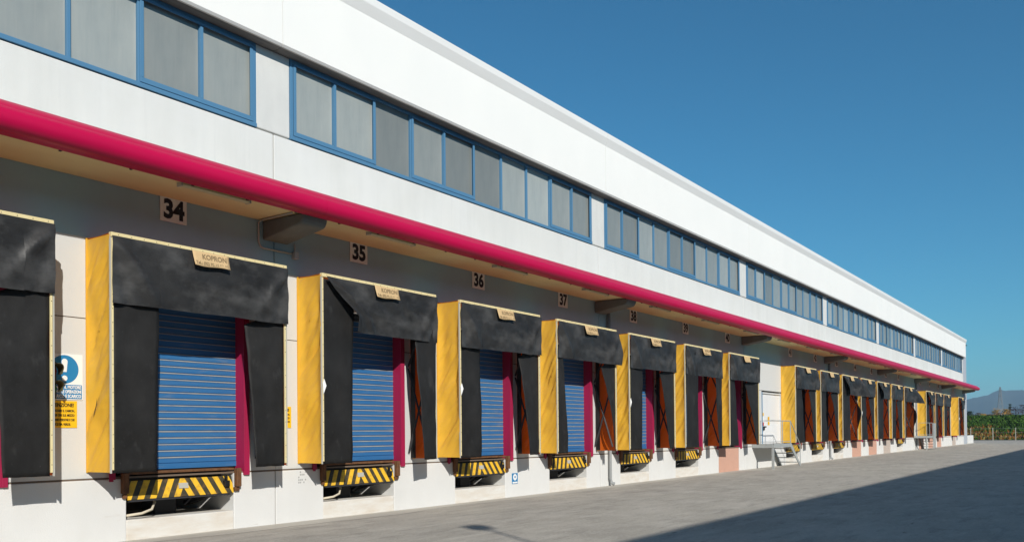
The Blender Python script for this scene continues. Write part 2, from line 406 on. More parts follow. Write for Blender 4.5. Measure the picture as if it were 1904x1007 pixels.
# canopy
def circ(cy, cz, r, a0, a1, n): return [(cy+r*math.cos(R(a0+(a1-a0)*i/n)), cz+r*math.sin(R(a0+(a1-a0)*i/n))) for i in range(n+1)]
CE = 98.75
for n in range(-2, 7):
    a, b = EDGE(n)+.01, (EDGE(n+1)-.0 if n < 6 else CE)
    part(MB().box(a, b, -1.15, -.002, 5.66, 5.698), 'canopy_soffit', 'soffit')
    part(MB().prism([(-1.15, 5.71), (-1.15, 5.99), (-.002, 6.06), (-.002, 5.71)], a-.01, b), 'canopy_top', 'steel')
lip = circ(-1.30, 5.765, .165, -75, -247, 18)
prof = [(-1.16, 5.60)]+lip+[(-1.352, 5.925), (-1.335, 5.955), (-1.20, 6.052), (-1.152, 6.056)]
xs = [XL]+[EDGE(n) for n in range(-1, 7)]+[CE]
for a, b in zip(xs, xs[1:]):
    o = part(MB().prism(prof, a, b-.004), 'canopy_edge', 'magenta', smooth=True)
    es = o.modifiers.new('edges', 'EDGE_SPLIT'); es.split_angle = R(45)
part(MB().tube([(XL, -1.06, 5.645), (CE-.2, -1.06, 5.645)], .011, 6), 'cable', 'dark_steel')
cl = MB(); x = XL+.4
while x < 60: cl.box(x, x+.03, -1.08, -1.04, 5.62, 5.659); x += 1.05
stuff(part(cl, 'cable_clips', 'dark_steel'))
for n in range(-1, 8):
    e = EDGE(n)+.02
    if n == 7: e = 98.1
    prof = [(-.002, 5.30), (-.95, 5.445)]+[(-1.0-.13*math.sin(t), 5.655-.2*math.cos(t)) for t in (R(15), R(35), R(55), R(75), R(88))]+[(-.002, 5.655)]
    part(MB().prism(prof, e-.29, e+.29), 'canopy_bracket', 'bracket', bev=.03)
# conduit round the first bracket
part(MB().tube([(10.42, -.95, 5.64), (10.42, -.1, 5.64), (10.42, -.035, 5.60), (10.42, -.03, 5.25), (10.46, -.03, 5.17), (10.54, -.03, 5.15), (11.24, -.03, 5.15)], .017, 7), 'conduit', 'frame_grey', smooth=True)
part(MB().box(11.22, 11.32, -.10, 0, 5.06, 5.19).tube([(11.27, -.04, 5.19), (11.27, -.04, 5.34)], .015, 6), 'junction_box', 'frame_grey', bev=.01)
# rain pipes
for x in (23.76, 48.7, 73.3):
    g = GZ(x)
    part(MB().tube([(x, -.075, 5.36), (x, -.075, g+.22), (x+.01, -.10, g+.1), (x+.04, -.2, g+.06)], .055, 10), 'downpipe', 'pipe_grey', smooth=True)
    bk = MB()
    for z in (1.6, 3.1, 4.6): bk.box(x-.07, x+.07, -.10, 0, z, z+.04)
    part(bk, 'pipe_clamp', 'pipe_grey')

# roller doors and their steel jambs
slat_prof = [(.0, .0), (-.012, .012), (-.012, .082), (-.022, .088), (-.022, .1015), (-.004, .108), (.02, .108), (.02, 0)]
sm = MB().prism(slat_prof, -1.235, 1.235)
for i, f in enumerate(sm.f):
    if i in (3, 4): sm.mi[i] = 1
slat_mesh = sm.mesh('slat', [MT['slat'], MT['slat_dust_glint']])
for k in DOCKS:
    c = CX(k); ft = 1.12
    dr = part(MB().box(c-1.235, c+1.235, .19, .235, ft, ft+.09), 'roller_door', 'slat')
    if k <= 4:
        for i in range(26): put(slat_mesh, 'slat', dr, loc=(c, .21, ft+.0905+i*.110))
    else:
        mb = MB()
        for i in range(26): mb.prism([(y+.21, z+ft+.0905+i*.110) for y, z in slat_prof], c-1.235, c+1.235)
        stuff(part(mb, 'slat', 'slat', dr))
    part(MB().box(c-1.3, c+1.3, .10, .30, ft+.0905+26*.11, 4.2), 'door_header', 'dark_inner')
    for sgn in (-1, 1):
        xa = c+sgn*1.27
        part(MB().box(xa-.038, xa+.038, -.045, .235, .96 if sgn > 0 else .99, 4.18).box(xa+(.0 if sgn > 0 else -.075), xa+(.075 if sgn > 0 else 0), -.052, -.0452, .96, 4.18), 'door_jamb', 'jamb', bev=.006)
# personnel doors above the two stairs
def side_door(x0, x1, dressed):
    d = part(MB().box(x0+.06, x1-.06, .06, .10, 1.12, 3.36), 'door', 'door_white')
    rb = MB(); x = x0+.12
    while x < x1-.12: rb.prism([(.060, 1.16), (.050, 1.17), (.050, 2.02), (.060, 2.03)], x, x+.035); x += .12
    part(rb, 'door_rib', 'door_white', d)
    part(MB().box(x0, x0+.06, -.02, .3, 1.03, 3.42), 'door_frame', 'blue', d)
    part(MB().box(x1-.06, x1, .004, .3, 1.03, 3.42).box(x0+.06, x1-.06, .004, .3, 3.36, 3.42), 'door_frame', 'lower', d)
    part(MB().box(x0+.28, x0+.40, .0, .06, 1.72, 1.90).box(x0+.28, x0+.52, -.03, .0, 1.84, 1.90), 'door_handle', 'black', d)
    if dressed:
        part(MB().box(x0+.22, x0+.40, .048, .0495, 2.36, 2.50), 'sticker', 'sign_yellow', d)
        part(MB().box(x0+.26, x0+.40, .048, .0495, 2.02, 2.34), 'sticker', 'white', d)
        part(MB().box(x0+.26, x0+.40, .046, .0475, 1.92, 2.08), 'sticker', 'red', d)
        for z in (2.02, 2.24): part(MB().box(x0+.95, x0+1.16, .046, .048, z-.07, z+.09), 'sticker', 'sign_yellow', d)
side_door(37.93, 40.66, True)

# low white wall running on from the far corner
lw = part(MB().box(101.0, 105.3, -.02, .22, -.3, 1.08), 'wall', 'plinth', None, bev=.015)
lw.name = 'low_wall'; tag(lw, 'low white concrete wall running on past the far corner of the warehouse', 'wall')

# ------------------------------------------------------------------ dock shelters
STY = {  # left flap top/bottom, right flap top/bottom, style words
 -1: (.80, .76, 2.50, 2.67, ''), 0: (.81, .76, 2.49, 2.67, ''), 1: (.91, .79, 2.58, 2.84, 'fold over'), 2: (.85, .75, 2.50, 2.79, ''),
 3: (.31, .49, 2.54, 3.22, 'bulge'), 4: (.91, .81, 2.28, 2.90, ''), 5: (.97, 1.03, 2.65, 2.94, 'over overleft'), 6: (.64, .91, 1.96, 2.89, ''),
 8: (.95, 1.23, 2.25, 2.88, 'bulge'), 9: (.78, 1.12, 2.15, 3.15, ''), 10: (1.75, 1.65, 3.0, 3.05, 'fold blown'), 11: (1.38, 1.32, 2.28, 2.76, ''),
 12: (1.75, 1.28, 2.95, 2.9, 'fold'), 13: (1.14, 1.09, 1.76, 2.39, 'ragged'), 14: (.83, .5, 2.9, 2.9, 'blown'), 16: (1.47, 1.16, 2.5, 2.8, 'fold'),
 17: (.99, .88, 2.42, 2.8, ''), 18: (1.9, 1.16, 2.7, 2.9, ''), 20: (1.04, .73, 2.5, 2.8, 'fold')}
ZB, ZT = 1.13, 4.73

def curtain_mesh(seed, flip=False):
    """wrinkled tarpaulin side: local x = outwards of the sheet, y from wall to front, z up"""
    ang = .75+.5*NZ(seed*3.1, 7.7); sg = 1
    def fn(u, v):
        y = -P*u; z = ZB+(ZT-.03-ZB)*v
        e = min(1, 5*u*(1-u)+.12)*min(1, 6*v*(1-v)+.25)
        t = z-ang*2.0*(u*P)*sg
        f = 0
        for i, (fr, am) in enumerate(((2.1, .016), (4.6, .013), (9.5, .008))):
            q = NZ(t*fr+seed*13.7, (u*P+z*ang)*fr*.16+i*5.2, seed)
            f += am*(1-2.2*abs(q))
        f += .02*NZ(u*1.7+seed, z*.8)
        return (f*e*2.7-.010, y, z)
    m = MB().grid(fn, 16, 84)
    if flip: m.f = [tuple(reversed(f)) for f in m.f]
    return m.mesh('side_curtain', MT['yellow'], True)
CURT = [curtain_mesh(s) for s in (1, 2, 3, 4, 5)]; CURT_R = [curtain_mesh(s, True) for s in (3, 1, 5, 2, 4)]

def head_flap(seed, sty, lt):
    fold = 'fold' in sty; blown = 'blown' in sty; bulge = 'bulge' in sty; ragged = 'ragged' in sty
    H = 1.0+.02*NZ(seed, 2.2)
    zt = ZT-.055
    def fn(u, v):
        x = u*SW; d = v*H
        y = -P-.062
        # gathered folds running down from both top corners
        for cx_, sx_ in ((0, 1), (SW, -1)):
            dx = (x-cx_)*sx_; dist = dx*.80-d*.62
            y -= .085*math.exp(-(dist/.085)**2)*min(1, d*4)*math.exp(-(d/.8)**2)
            dist2 = dx*.95-d*.25
            y += .035*math.exp(-(dist2/.08)**2)*min(1, d*3)
        y -= .022*math.sin(math.pi*min(1, v*1.1))*(.6+.6*NZ(x*.8+seed*7, v*1.4))
        y -= .020*NZ(x*2.2+seed, d*2.6)+.010*NZ(x*6, d*5+seed)+.010*abs(NZ(x*1.3+d*2.2+seed, d*4-x))
        # the two vertical breaks where the sheet hangs over the side flaps
        for cx_ in (.78, SW-.44):
            y += .005*(1 if (x > cx_) == (cx_ < 1) else 0)*min(1, v*2)
        z = zt-d
        if fold:
            xl = min(.74, .08+1.0*max(0, d-.04))
            s = (1-u)**1.0
            x = xl*(1-u)+SW*u
            cu = math.exp(-(u/.10)**2)*min(1, d*1.4)
            y -= .16*cu; x += .05*cu*math.sin(d*3)
        if bulge:
            b = max(0, u-.72)/.28; x += .13*b*b*math.sin(math.pi*min(1, v*.75)); y -= .10*b*math.sin(math.pi*min(1, v*.7))
        if blown:
            b = max(0, u-.5)/.5; y -= .62*b*b*v**.8; x += .34*b*b*v; z += .10*b*v*math.sin(v*4)
        if ragged:
            z += max(0, v-.6)*.45*(NZ(x*2.2, seed)+.1)
        z -= .018*v*NZ(x*1.4+seed*3, 1.7)
        return (x, y, z)
    if fold or blown or ragged or 'overleft' in sty: return [MB().grid(fn, 56, 22)]
    out = []; q = random.Random(int(seed*100))
    for a, b, n in ((0, .238, 14), (.236, .870, 34), (.868, 1, 9)):
        dy = {0: .0, .236: -.014}.get(a, .0); ln = q.uniform(-.02, .025) if a != .236 else 0; tl = q.uniform(.0, .010) if a != .236 else 0
        def piece(u, v, a=a, b=b, dy=dy, ln=ln, tl=tl):
            x, y, z = fn(a+(b-a)*u, v); s_ = (u if a == 0 else 1-u if a > .5 else 0)
            return (x, y+dy*v*v-.001*(a == .236)-tl*s_*v*v, z-ln*v)
        out.append(MB().grid(piece, n, 22))
    return out

def side_flap(seed, side, wt, wb, top, front, sty):
    """wt, wb: width at top and bottom; side -1 = left"""
    blown = ('blown' in sty) and side > 0
    def fn(u, v):
        wv = wt+(wb-wt)*(v**.8)
        if 'bulge' in sty and side < 0: wv = wt+(wb-wt)*v
        x = .045+u*(wv-.045); z = top-(top-1.12)*v-.012*NZ(u*3+seed, 4)*v
        y = -P-(-.022 if not front else .034)
        y -= .03*u*math.sin(v*2.2+seed)+.035*u*NZ(v*2.2, seed*5)+.022*NZ(u*2.5+seed, v*6)+.012*abs(NZ(u*3+v*9+seed, v*5))
        if side > 0 and not front: y += .07*u*(1-v)**1.5; z -= .34*u*(1-v)**3
        y -= .045*u*u*v
        if blown:
            y -= .40*math.sin(math.pi*min(1, (1-v)*1.0))**2*(1-v)*u*1.5; 
        return ((x if side < 0 else SW-x), y, z)
    return MB().grid(fn, 12, 40)

bar_mesh = MB().box(0, SW, -P-.03, -P+.03, ZT-.062, ZT+.004).mesh('top_bar', MT['frame_cream'])
top_sheet = MB().grid(lambda u, v: (u*SW, -P*v, ZT-.004-.03*math.sin(math.pi*v)*(.5+.5*math.sin(u*9))), 12, 6).mesh('top_sheet', MT['yellow'], True)
strip_m = MB().box(-.008, .014, -P-.010, -P+.014, ZB-.01, ZT-.063).mesh('side_bar', MT['frame_grey'])
strip_y = MB().box(.016, .046, -P-.013, -P+.01, ZB+.04, ZT-.064).mesh('edge_strip', MT['frame_cream'])
back_bar = MB().box(-.012, .03, -.03, -.002, ZB-.01, ZT).mesh('back_bar', MT['yellow'])
def brace_mesh():
    b = MB()
    for a, c in (((-.02, ZB+.12), (-P+.05, ZT-1.6)), ((-P+.05, ZB+.12), (-.02, ZT-1.6)), ((-.02, ZT-1.55), (-P+.05, ZT-.2)), ((-P+.05, ZT-1.55), (-.02, ZT-.2))):
        b.bar((0, a[0], a[1]), (0, c[0], c[1]), .04)
    b.box(-.02, .02, -P*.5-.02, -P*.5+.02, ZB+1.0, ZB+1.04)
    return b.mesh('scissor_brace', MT['dark_steel'])
brace = brace_mesh()
back_strip = MB().box(-.004, .004, -.165, -.032, ZB+.01, ZT-.05).mesh('back_strip', MT['rubber'])
rv = MB(); x = .12
while x < SW: rv.box(x-.005, x+.005, -P-.034, -P-.0302, ZT-.031, ZT-.021); x += .21
rv_top = rv.mesh('rivets', MT['dark_steel'])
rv = MB(); z = ZB+.15
while z < ZT-.2: rv.box(.027, .037, -P-.017, -P-.0132, z-.005, z+.005); z += .21
rv_side = rv.mesh('rivets', MT['dark_steel'])
def tag_fn(u, v): return (1.335+.70*u+(.015*v if u < .5 else -.005*v), -P-.112-.03*v-.012*math.sin(u*5+v*2)*v-.02*v*v, ZT-.058-(.235+.012*math.sin(u*6))*v)
tag_mesh = MB().grid(tag_fn, 12, 5).mesh('name_tag', MT['tag'], True)
def lettering_on_tag():
    out = []
    for body, size, z, xo, bold in (('KOPRON', .118, -.085, .06, .003), ('Tel.: (02) 92.15.03.40', .066, -.19, .0, .0016)):
        me = text_mesh(body, size, MT['tag_print'], bold, 1.0).copy()
        wd = max(v.co.x for v in me.vertices)-min(v.co.x for v in me.vertices)
        want = .47 if body == 'KOPRON' else .63
        for v in me.vertices:
            v.co.x *= want/wd
            px = 1.335+.35+xo+v.co.x; pz = z+v.co.z
            u = (px-1.335)/.70; vv = -pz/.235
            q = tag_fn(u, vv); v.co = (px, q[1]-.004+v.co.y, ZT-.058+pz)
        out.append(me)
    return out
tag_text = lettering_on_tag()

def shelter(k):
    lt, lb, rtp, rb, sty = STY[k]
    look = {-1: 'black and yellow dock shelter half seen, %s', 1: 'dock shelter with peeled back black head flap, %s'}
    base = 'black and yellow dock shelter, head flap square, %s'
    if 'fold' in sty: base = 'dock shelter with peeled back black head flap, %s'
    if 'blown' in sty: base = 'dock shelter with its black flaps blown outwards, %s'
    if 'bulge' in sty: base = 'dock shelter with a bulging black head flap, %s'
    if 'ragged' in sty: base = 'dock shelter with a ragged black head flap, %s'
    t = thing('dock_shelter', look.get(k, base) % WHERE[k], 'dock shelter', (CX(k)-SW/2, 0, 0), 'dock shelters along the warehouse wall')
    put(CURT[k % 5], 'side_curtain', t); put(CURT_R[k % 5], 'side_curtain', t, loc=(SW, 0, 0))
    put(top_sheet, 'top_sheet', t)
    put(back_strip, 'back_strip', t, loc=(.11, 0, 0)); put(back_strip, 'back_strip', t, loc=(SW-.11, 0, 0))
    put(bar_mesh, 'top_bar', t)
    for x in (0, SW):
        put(strip_m, 'side_bar', t, loc=(x, 0, 0)); put(back_bar, 'back_bar', t, loc=(x, 0, 0))
    put(strip_y, 'edge_strip', t); put(strip_y, 'edge_strip', t, loc=(SW-.062, 0, 0))
    put(brace, 'scissor_brace', t, loc=(.17, 0, 0)); put(brace, 'scissor_brace', t, loc=(SW-.17, 0, 0))
    seed = k*1.37+20
    for hp in head_flap(seed, sty, lt): hp.build('head_flap', MT['rubber_dusty'], t, True, solid=.006).modifiers.new('edges', 'EDGE_SPLIT').split_angle = R(55)
    over = 'over' in sty.split(); ol = 'overleft' in sty
    side_flap(seed+1, -1, lt, lb, ZT-.09 if (ol or 'fold' in sty) else ZT-.75, ol, sty).build('side_flap', MT['rubber'], t, True, solid=.007)
    side_flap(seed+2, 1, SW-rtp, SW-rb, ZT-.33 if over else ZT-.80, over, sty).build('side_flap', MT['rubber'], t, True, solid=.007)
    nt_ = put(tag_mesh, 'name_tag', t, solid=.004)
    if k <= 5:
        for me in tag_text: put(me, 'lettering', nt_)
        stuff(put(rv_top, 'rivets', t)); stuff(put(rv_side, 'rivets', t)); stuff(put(rv_side, 'rivets', t, loc=(SW-.062, 0, 0)))
    if k in (0,):
        part(MB().add([(-.035, -.27, 2.02), (-.035, -.33, 2.14), (-.035, -.36, 2.26), (-.035, -.355, 2.16), (-.035, -.30, 2.04), (-.035, -.255, 1.96)], [(0, 1, 2, 3, 4, 5)]), 'tear', 'dark_inner', t)
    if k in (1, 2, 4, 11, 20):
        z = 2.5+.1*(k % 3)
        part(MB().add([(.02, -P-.03, z-.16), (.075, -P-.05, z), (.03, -P-.04, z+.13), (.0, -P-.03, z+.05)], [(0, 1, 2, 3)]), 'torn_lining', 'white', t, solid=.006)
    return t
for k in DOCKS: shelter(k)

# ------------------------------------------------------------------ dock levellers
def leveller():
    t = thing('dock_leveller', '', 'dock leveller', (0, 0, 0), 'striped dock levellers in the pits')
    part(MB().box(-1.02, 1.02, -.03, 1.6, 1.06, 1.10), 'deck_edge', 'rust', t, bev=.008)
    part(MB().box(-1.01, 1.01, .35, 1.65, .9, 1.04), 'deck', 'dark_steel', t)
    for s in (-1, 1):
        a = 1.03 if s > 0 else -1.13
        part(MB().box(a, a+.10, -.10, -.006, .76, 1.09).box(a-(.02 if s > 0 else -.02), a+.09, -.06, -.006, .68, .755), 'bumper_plate', 'rust', t, bev=.012)
    # the lip hangs down, leaning a little outwards
    part(MB().prism([(.05, .955), (.02, .955), (-.045, .655), (-.012, .648)], -1.02, 1.0), 'lip_plate', 'stripes', t, bev=.005)
    part(MB().prism([(-.046, .652), (-.05, .622), (.01, .615), (.0, .645)], -1.0, .93), 'lip_hinge', 'dark_steel', t)
    part(MB().prism([(.000, .88), (-.018, .79), (-.03, .79), (-.012, .88)], -.09, .09), 'rating_plate', 'frame_grey', t)
    part(MB().box(.80, .90, -.075, .06, .77, .88).box(.84, .88, -.04, .03, .88, .96), 'latch', 'black', t, bev=.01)
    part(MB().prism([(.10, .62), (.9, .42), (.9, .50), (.10, .72)], .62, .74), 'lift_arm', 'dark_steel', t)
    part(MB().box(-.2, .2, .5, .9, .34, .9), 'pump_box', 'dark_steel', t)
    return t
lev = leveller()
first = True
for k in PITS:
    if k < 0: continue
    o = lev if first else copy_tree(lev); first = False
    o.location = (CX(k), 0, GZ(CX(k))*.4)
    wtxt = {8: 'beside the nearer metal stairs', 9: 'in the second pit past the nearer metal stairs', 10: 'in the third pit past the nearer metal stairs', 14: 'in the pit before the farther metal stairs'}
    o['label'] = 'yellow and black striped dock leveller '+(wtxt[k] if k in wtxt else 'in the pit below sign '+WORD[k])
for k in (0, 1):
    c = CX(k)
    pts = [(c-1.0, .05, .40), (c-.75, .02, .42), (c-.55, .05, .47), (c-.45, .12, .58), (c-.47, .2, .72), (c-.55, .28, .85)]
    o = part(MB().tube(pts, .022, 8), 'hose', 'hose', None, smooth=True)
    tag(o, 'pale curved hose hanging in the leveller pit below sign '+WORD[k], 'hose', 'hoses in the leveller pits')

# ------------------------------------------------------------------ number signs, canopy lights
SX = {0: 8.665, 1: 13.015, 2: 17.16, 3: 21.16, 4: 25.55, 5: 29.72, 6: 33.87}
plate_m = MB().box(-.25, .25, -.022, -.004, -.205, .205).mesh('plate', MT['white_plate'])
for k in DOCKS:
    if k < 0: continue
    x = SX.get(k, CX(k)-.25)
    far = WHERE[k]
    t = thing('number_sign', 'white sign with the black number %s high on the wall' % WORD[k] if k <= 6 else 'small number sign over the dock shelter '+far, 'number sign', (x, 0, 5.465), 'number signs over the docks')
    put(plate_m, 'plate', t, bev=.004)
    me = text_mesh(NUM[k], .43, MT['digit'], .018, .92)
    put(me, 'lettering', t, loc=(0, -.0245, -.008))
lb_m = MB().prism([(-.05, .058), (-.06, .02), (-.035, .0), (.035, .0), (.06, .02), (.05, .058)], -.64, .64).mesh('lamp_cover', MT['tube'])
lcap = MB().box(-.67, -.64, -.062, .062, -.004, .058).box(.64, .67, -.062, .062, -.004, .058).mesh('end_cap', MT['frame_grey'])
for k in range(-1, 21):
    t = thing('canopy_light', 'long tube light under the canopy '+('at the left edge of the view' if k < 0 else 'beside sign '+WORD[k] if k <= 6 else ('' if k in (7, 15, 19) else 'over the shelter ')+WHERE[k]), 'tube light', (CX(k)-.02, -.95, 5.60), 'tube lights under the canopy')
    put(lb_m, 'lamp_cover', t); put(lcap, 'end_cap', t)

# ------------------------------------------------------------------ wall signs, traffic light
def wall_sign(name, label, x0, x1, z0, z1, m, cat='sign'):
    t = thing(name, label, cat, ((x0+x1)/2, 0, (z0+z1)/2))
    part(MB().box(x0-(x0+x1)/2, x1-(x0+x1)/2, -.012, -.002, z0-(z0+z1)/2, z1-(z0+z1)/2), 'plate', m, t, bev=.002)
    return t
def letters(t, body, size, m, x, z, width=None, bold=.0, y=-.0145):
    me = text_mesh(body, size, MT[m], bold, 1).copy()
    if width:
        wd = max(v.co.x for v in me.vertices)-min(v.co.x for v in me.vertices)
        for v in me.vertices: v.co.x *= width/wd
    put(me, 'lettering', t, loc=(x, y, z))
def disc(r, y0, y1, n=40): return MB().tube([(0, y1, 0), (0, y0, 0)], r, n)
t = wall_sign('safety_sign', 'blue and white safety sign with exclamation mark beside dock 34', 6.53, 7.09, 2.23, 2.92, 'white')
part(disc(.215, -.014, -.0122), 'emblem', 'sign_blue', t, loc=(0, 0, .115))
ex = MB(); n = 10
pts = [(.045*math.cos(R(180-180*i/n)), .09+.045*math.sin(R(180*i/n))) for i in range(n+1)]+[(.03, -.065), (-.03, -.065)]
ex.add([(x, -.0165, z) for x, z in pts]+[(x, -.0142, z) for x, z in pts], [tuple(range(len(pts)-1, -1, -1)), tuple(range(len(pts), 2*len(pts)))])
part(ex, 'emblem', 'white', t, loc=(0, 0, .14)); part(disc(.042, -.0165, -.0142, 20), 'emblem', 'white', t, loc=(0, 0, -.02))
part(MB().box(-.265, .265, -.0142, -.0122, -.33, -.115), 'print_field', 'sign_blue', t)
for i, s in enumerate(('SPEGNERE IL MOTORE', 'DURANTE LE OPERAZIONI', 'DI CARICO E SCARICO')):
    letters(t, s, .068, 'white', 0, -.155-i*.068, .50, .0022, -.0165)
def yellow_notice(x0, label):
    t = wall_sign('warning_sign', label, x0, x0+.50, 1.81, 2.215, 'sign_yellow')
    letters(t, 'ATTENZIONE!', .075, 'digit', 0, .135, .40, .002)
    for i, s in enumerate(('NON SPOSTARE IL CAMION,', 'VERIFICARE CHE SUL MEZZO', 'NON CI SIANO PERSONE E CHE', 'LA LUCE SIA VERDE.')):
        letters(t, s, .05, 'digit', -.01, .05-i*.068, .44 if i < 3 else .32, .0012)
    return t
yellow_notice(6.50, 'yellow warning notice under the blue safety sign')
yellow_notice(10.68, 'yellow warning notice half hidden behind the shelter of dock 34')
t = wall_sign('label_sign', 'tiny blue and white notice low on the plinth between docks 36 and 37', 18.55, 18.81, .35, .63, 'sign_blue')
part(disc(.085, -.0145, -.0122, 24), 'emblem', 'white', t, loc=(0, 0, .035)); part(disc(.03, -.0168, -.0146, 16), 'emblem', 'sign_blue', t, loc=(0, 0, .04))
part(MB().box(-.11, .11, -.0145, -.0122, -.125, -.085), 'print_field', 'white', t)
# traffic light peeping out behind the first shelter
t = thing('traffic_light', 'black traffic light with two visors sticking out from behind the leftmost shelter', 'traffic light', (6.545, 0, 2.25))
part(MB().box(-.10, .085, -.14, -.004, -.02, .54), 'housing', 'black', t, bev=.02)
for z, c in ((.14, (.02, .20, .05)), (.39, (.30, .02, .015))):
    part(disc(.076, -.152, -.141, 20), 'lens', mat('signal_lens', c, .2), t, loc=(0, 0, z))
    def vz(u, v, z=z):
        a = R(-25+230*u); ln = .24*(.55+.45*math.sin(max(0, min(math.pi, a))))
        return (.105*math.cos(a), -.141-ln*v, z+.105*math.sin(a))
    part(MB().grid(vz, 20, 4), 'visor', mat('visor_plastic', (.10, .095, .045), .6), t, smooth=True, solid=.006)
# faded stencil on the plinth
st = MB(); q = random.Random(3)
for i in range(5):
    for j in range(5):
        if q.random() < .55: st.box(-.1+i*.042, -.1+i*.042+.03, -.0065, -.0045, -.1+j*.05, -.1+j*.05+.03)
o = part(st, 'stencil_mark', mat('faded_grey_paint', (.38, .38, .37), .8), None, loc=(11.45, 0, .84)); o.name = 'stencil_mark'
tag(o, 'faded grey stencilled mark on the plinth between docks 34 and 35', 'stencil')

# ------------------------------------------------------------------ metal stairs
def stairs():
    t = thing('metal_stairs', 'nearer galvanised metal stairs and landing in front of the white side door', 'metal stairs', (0, 0, 0), 'metal stairs along the docks')
    L, D, H = 2.4, .95, 1.06
    part(MB().box(0, L, -D, -.01, H-.03, H), 'landing', 'steel', t)
    part(MB().box(0, L, -D-.012, -D+.04, H-.16, H+.012).box(-.012, .04, -D+.04, -.01, H-.16, H+.012).box(L-.04, L, -D+.04, -.01, H-.16, H-.032), 'landing_beam', 'steel', t, bev=.006)
    for x in (.05,):
        part(MB().box(x-.045, x+.045, -D+.01, -D+.10, -.05, H-.16), 'post', 'steel', t)
    n = 5; run = 1.35
    for i in range(1, n):
        part(MB().box(L+run*(i-.95)/n, L+run*(i+.15)/n, -D+.03, -.10, H-H*i/n-.035, H-H*i/n), 'tread', 'steel', t)
    for y in (-D, -.08):
        part(MB().add([(L-.02, y, H), (L+.06, y, H), (L+run+.1, y, .02), (L+run-.1, y, .02), (L-.02, y, H-.2),
                       (L-.02, y+.03, H), (L+.06, y+.03, H), (L+run+.1, y+.03, .02), (L+run-.1, y+.03, .02), (L-.02, y+.03, H-.2)],
                      [(0, 4, 3, 2, 1), (5, 6, 7, 8, 9), (0, 1, 6, 5), (1, 2, 7, 6), (2, 3, 8, 7), (3, 4, 9, 8), (4, 0, 5, 9)]), 'stringer', 'steel', t)
    rl = .021
    y = -D+.02
    part(MB().tube([(.03, -.38, H), (.03, -.38, H+1.0), (.03, y, H+1.0), (L-.03, y, H+1.0), (L+run+.02, y, 1.0), (L+run+.02, y, .05)], rl, 8), 'handrail', 'steel', t)
    part(MB().tube([(.03, -.38, H+.10), (.03, y, H+.10), (L-.03, y, H+.10)], .014, 6), 'toe_rail', 'steel', t)
    for x in (L*.52, L-.03): part(MB().tube([(x, y, H-.1), (x, y, H+1.0)], .019, 8), 'baluster', 'steel', t)
    return t
s1 = stairs(); s1.location = (36.62, 0, GZ(38))
s2 = copy_tree(s1); s2.location = (72.4, 0, GZ(74)); s2['label'] = 'farther metal stairs with a solid grey side sheet, near the warehouse end'
part(MB().box(2.5, 3.6, -.98, -.962, .1, 2.05), 'side_sheet', 'steel', s2)

# ------------------------------------------------------------------ the building across the yard throws the long shadow
AY = -6.75-10.0/.66
ac = thing('storage_building', 'plain grey building across the yard behind the viewpoint, throwing the long shadow', 'building', (20, AY, 0))
part(MB().box(-95, 92, -30, 0, -.3, 9.9), 'wall', 'across', ac)
part(MB().box(-95.1, 92.1, -30.1, .02, 9.9, 10.0), 'roof', 'roof', ac)
fl = thing('floodlight', 'roof mounted floodlight on a thin pole on the building behind the viewpoint', 'floodlight', (.1, AY-.3, 10.0))
part(MB().tube([(0, 0, 0), (0, 0, 2.1)], .04, 8), 'pole', 'dark_steel', fl)
part(MB().box(-.22, .22, -.08, .2, 2.05, 2.38), 'lamp_head', 'dark_steel', fl, bev=.03)

# ------------------------------------------------------------------ beyond the yard: kerb, fence, grass bank, trees, pylon, hills
def polar(px, dist):
    a = R(82.72+(px-1800)*.0269); return dist*math.sin(a), -CAM_D+dist*math.cos(a)
struct(part(MB().box(123.2, 123.45, -90, 90, -.2, GZ(123)+.10), 'kerb', 'bracket', None))
fd = mat('dry_field', (.10, .09, .04), .95, (.06, .07, .025), (.05, .05, 1), .7, space='W')
mb = MB(); B = 9000
mb.add([(-B, -B, -.6), (B, -B, -.6), (B, B, -.6), (-B, B, -.6)], [(0, 1, 2, 3)])
struct(mb.build('ground', fd))
bank_m = mat('bank_soil', (.055, .07, .018), .95, (.13, .075, .02), (.25, .25, .6), .8, .6, 3, space='W')
def bank_h(x):
    if x < 126: return .24
    if x < 146: return .24+3.2*((x-126)/20)**1.15
    if x < 150: return 3.44
    return max(.0, 3.44-(x-150)*.25)
def bfn(u, v):
    x = 123.4+50*u; y = -110+220*v
    return (x, y, bank_h(x)+.10*NZ(x*.3, y*.3)*min(1, (x-123.4)/3))
struct(MB().grid(bfn, 40, 110).build('grass_bank', bank_m, smooth=True))
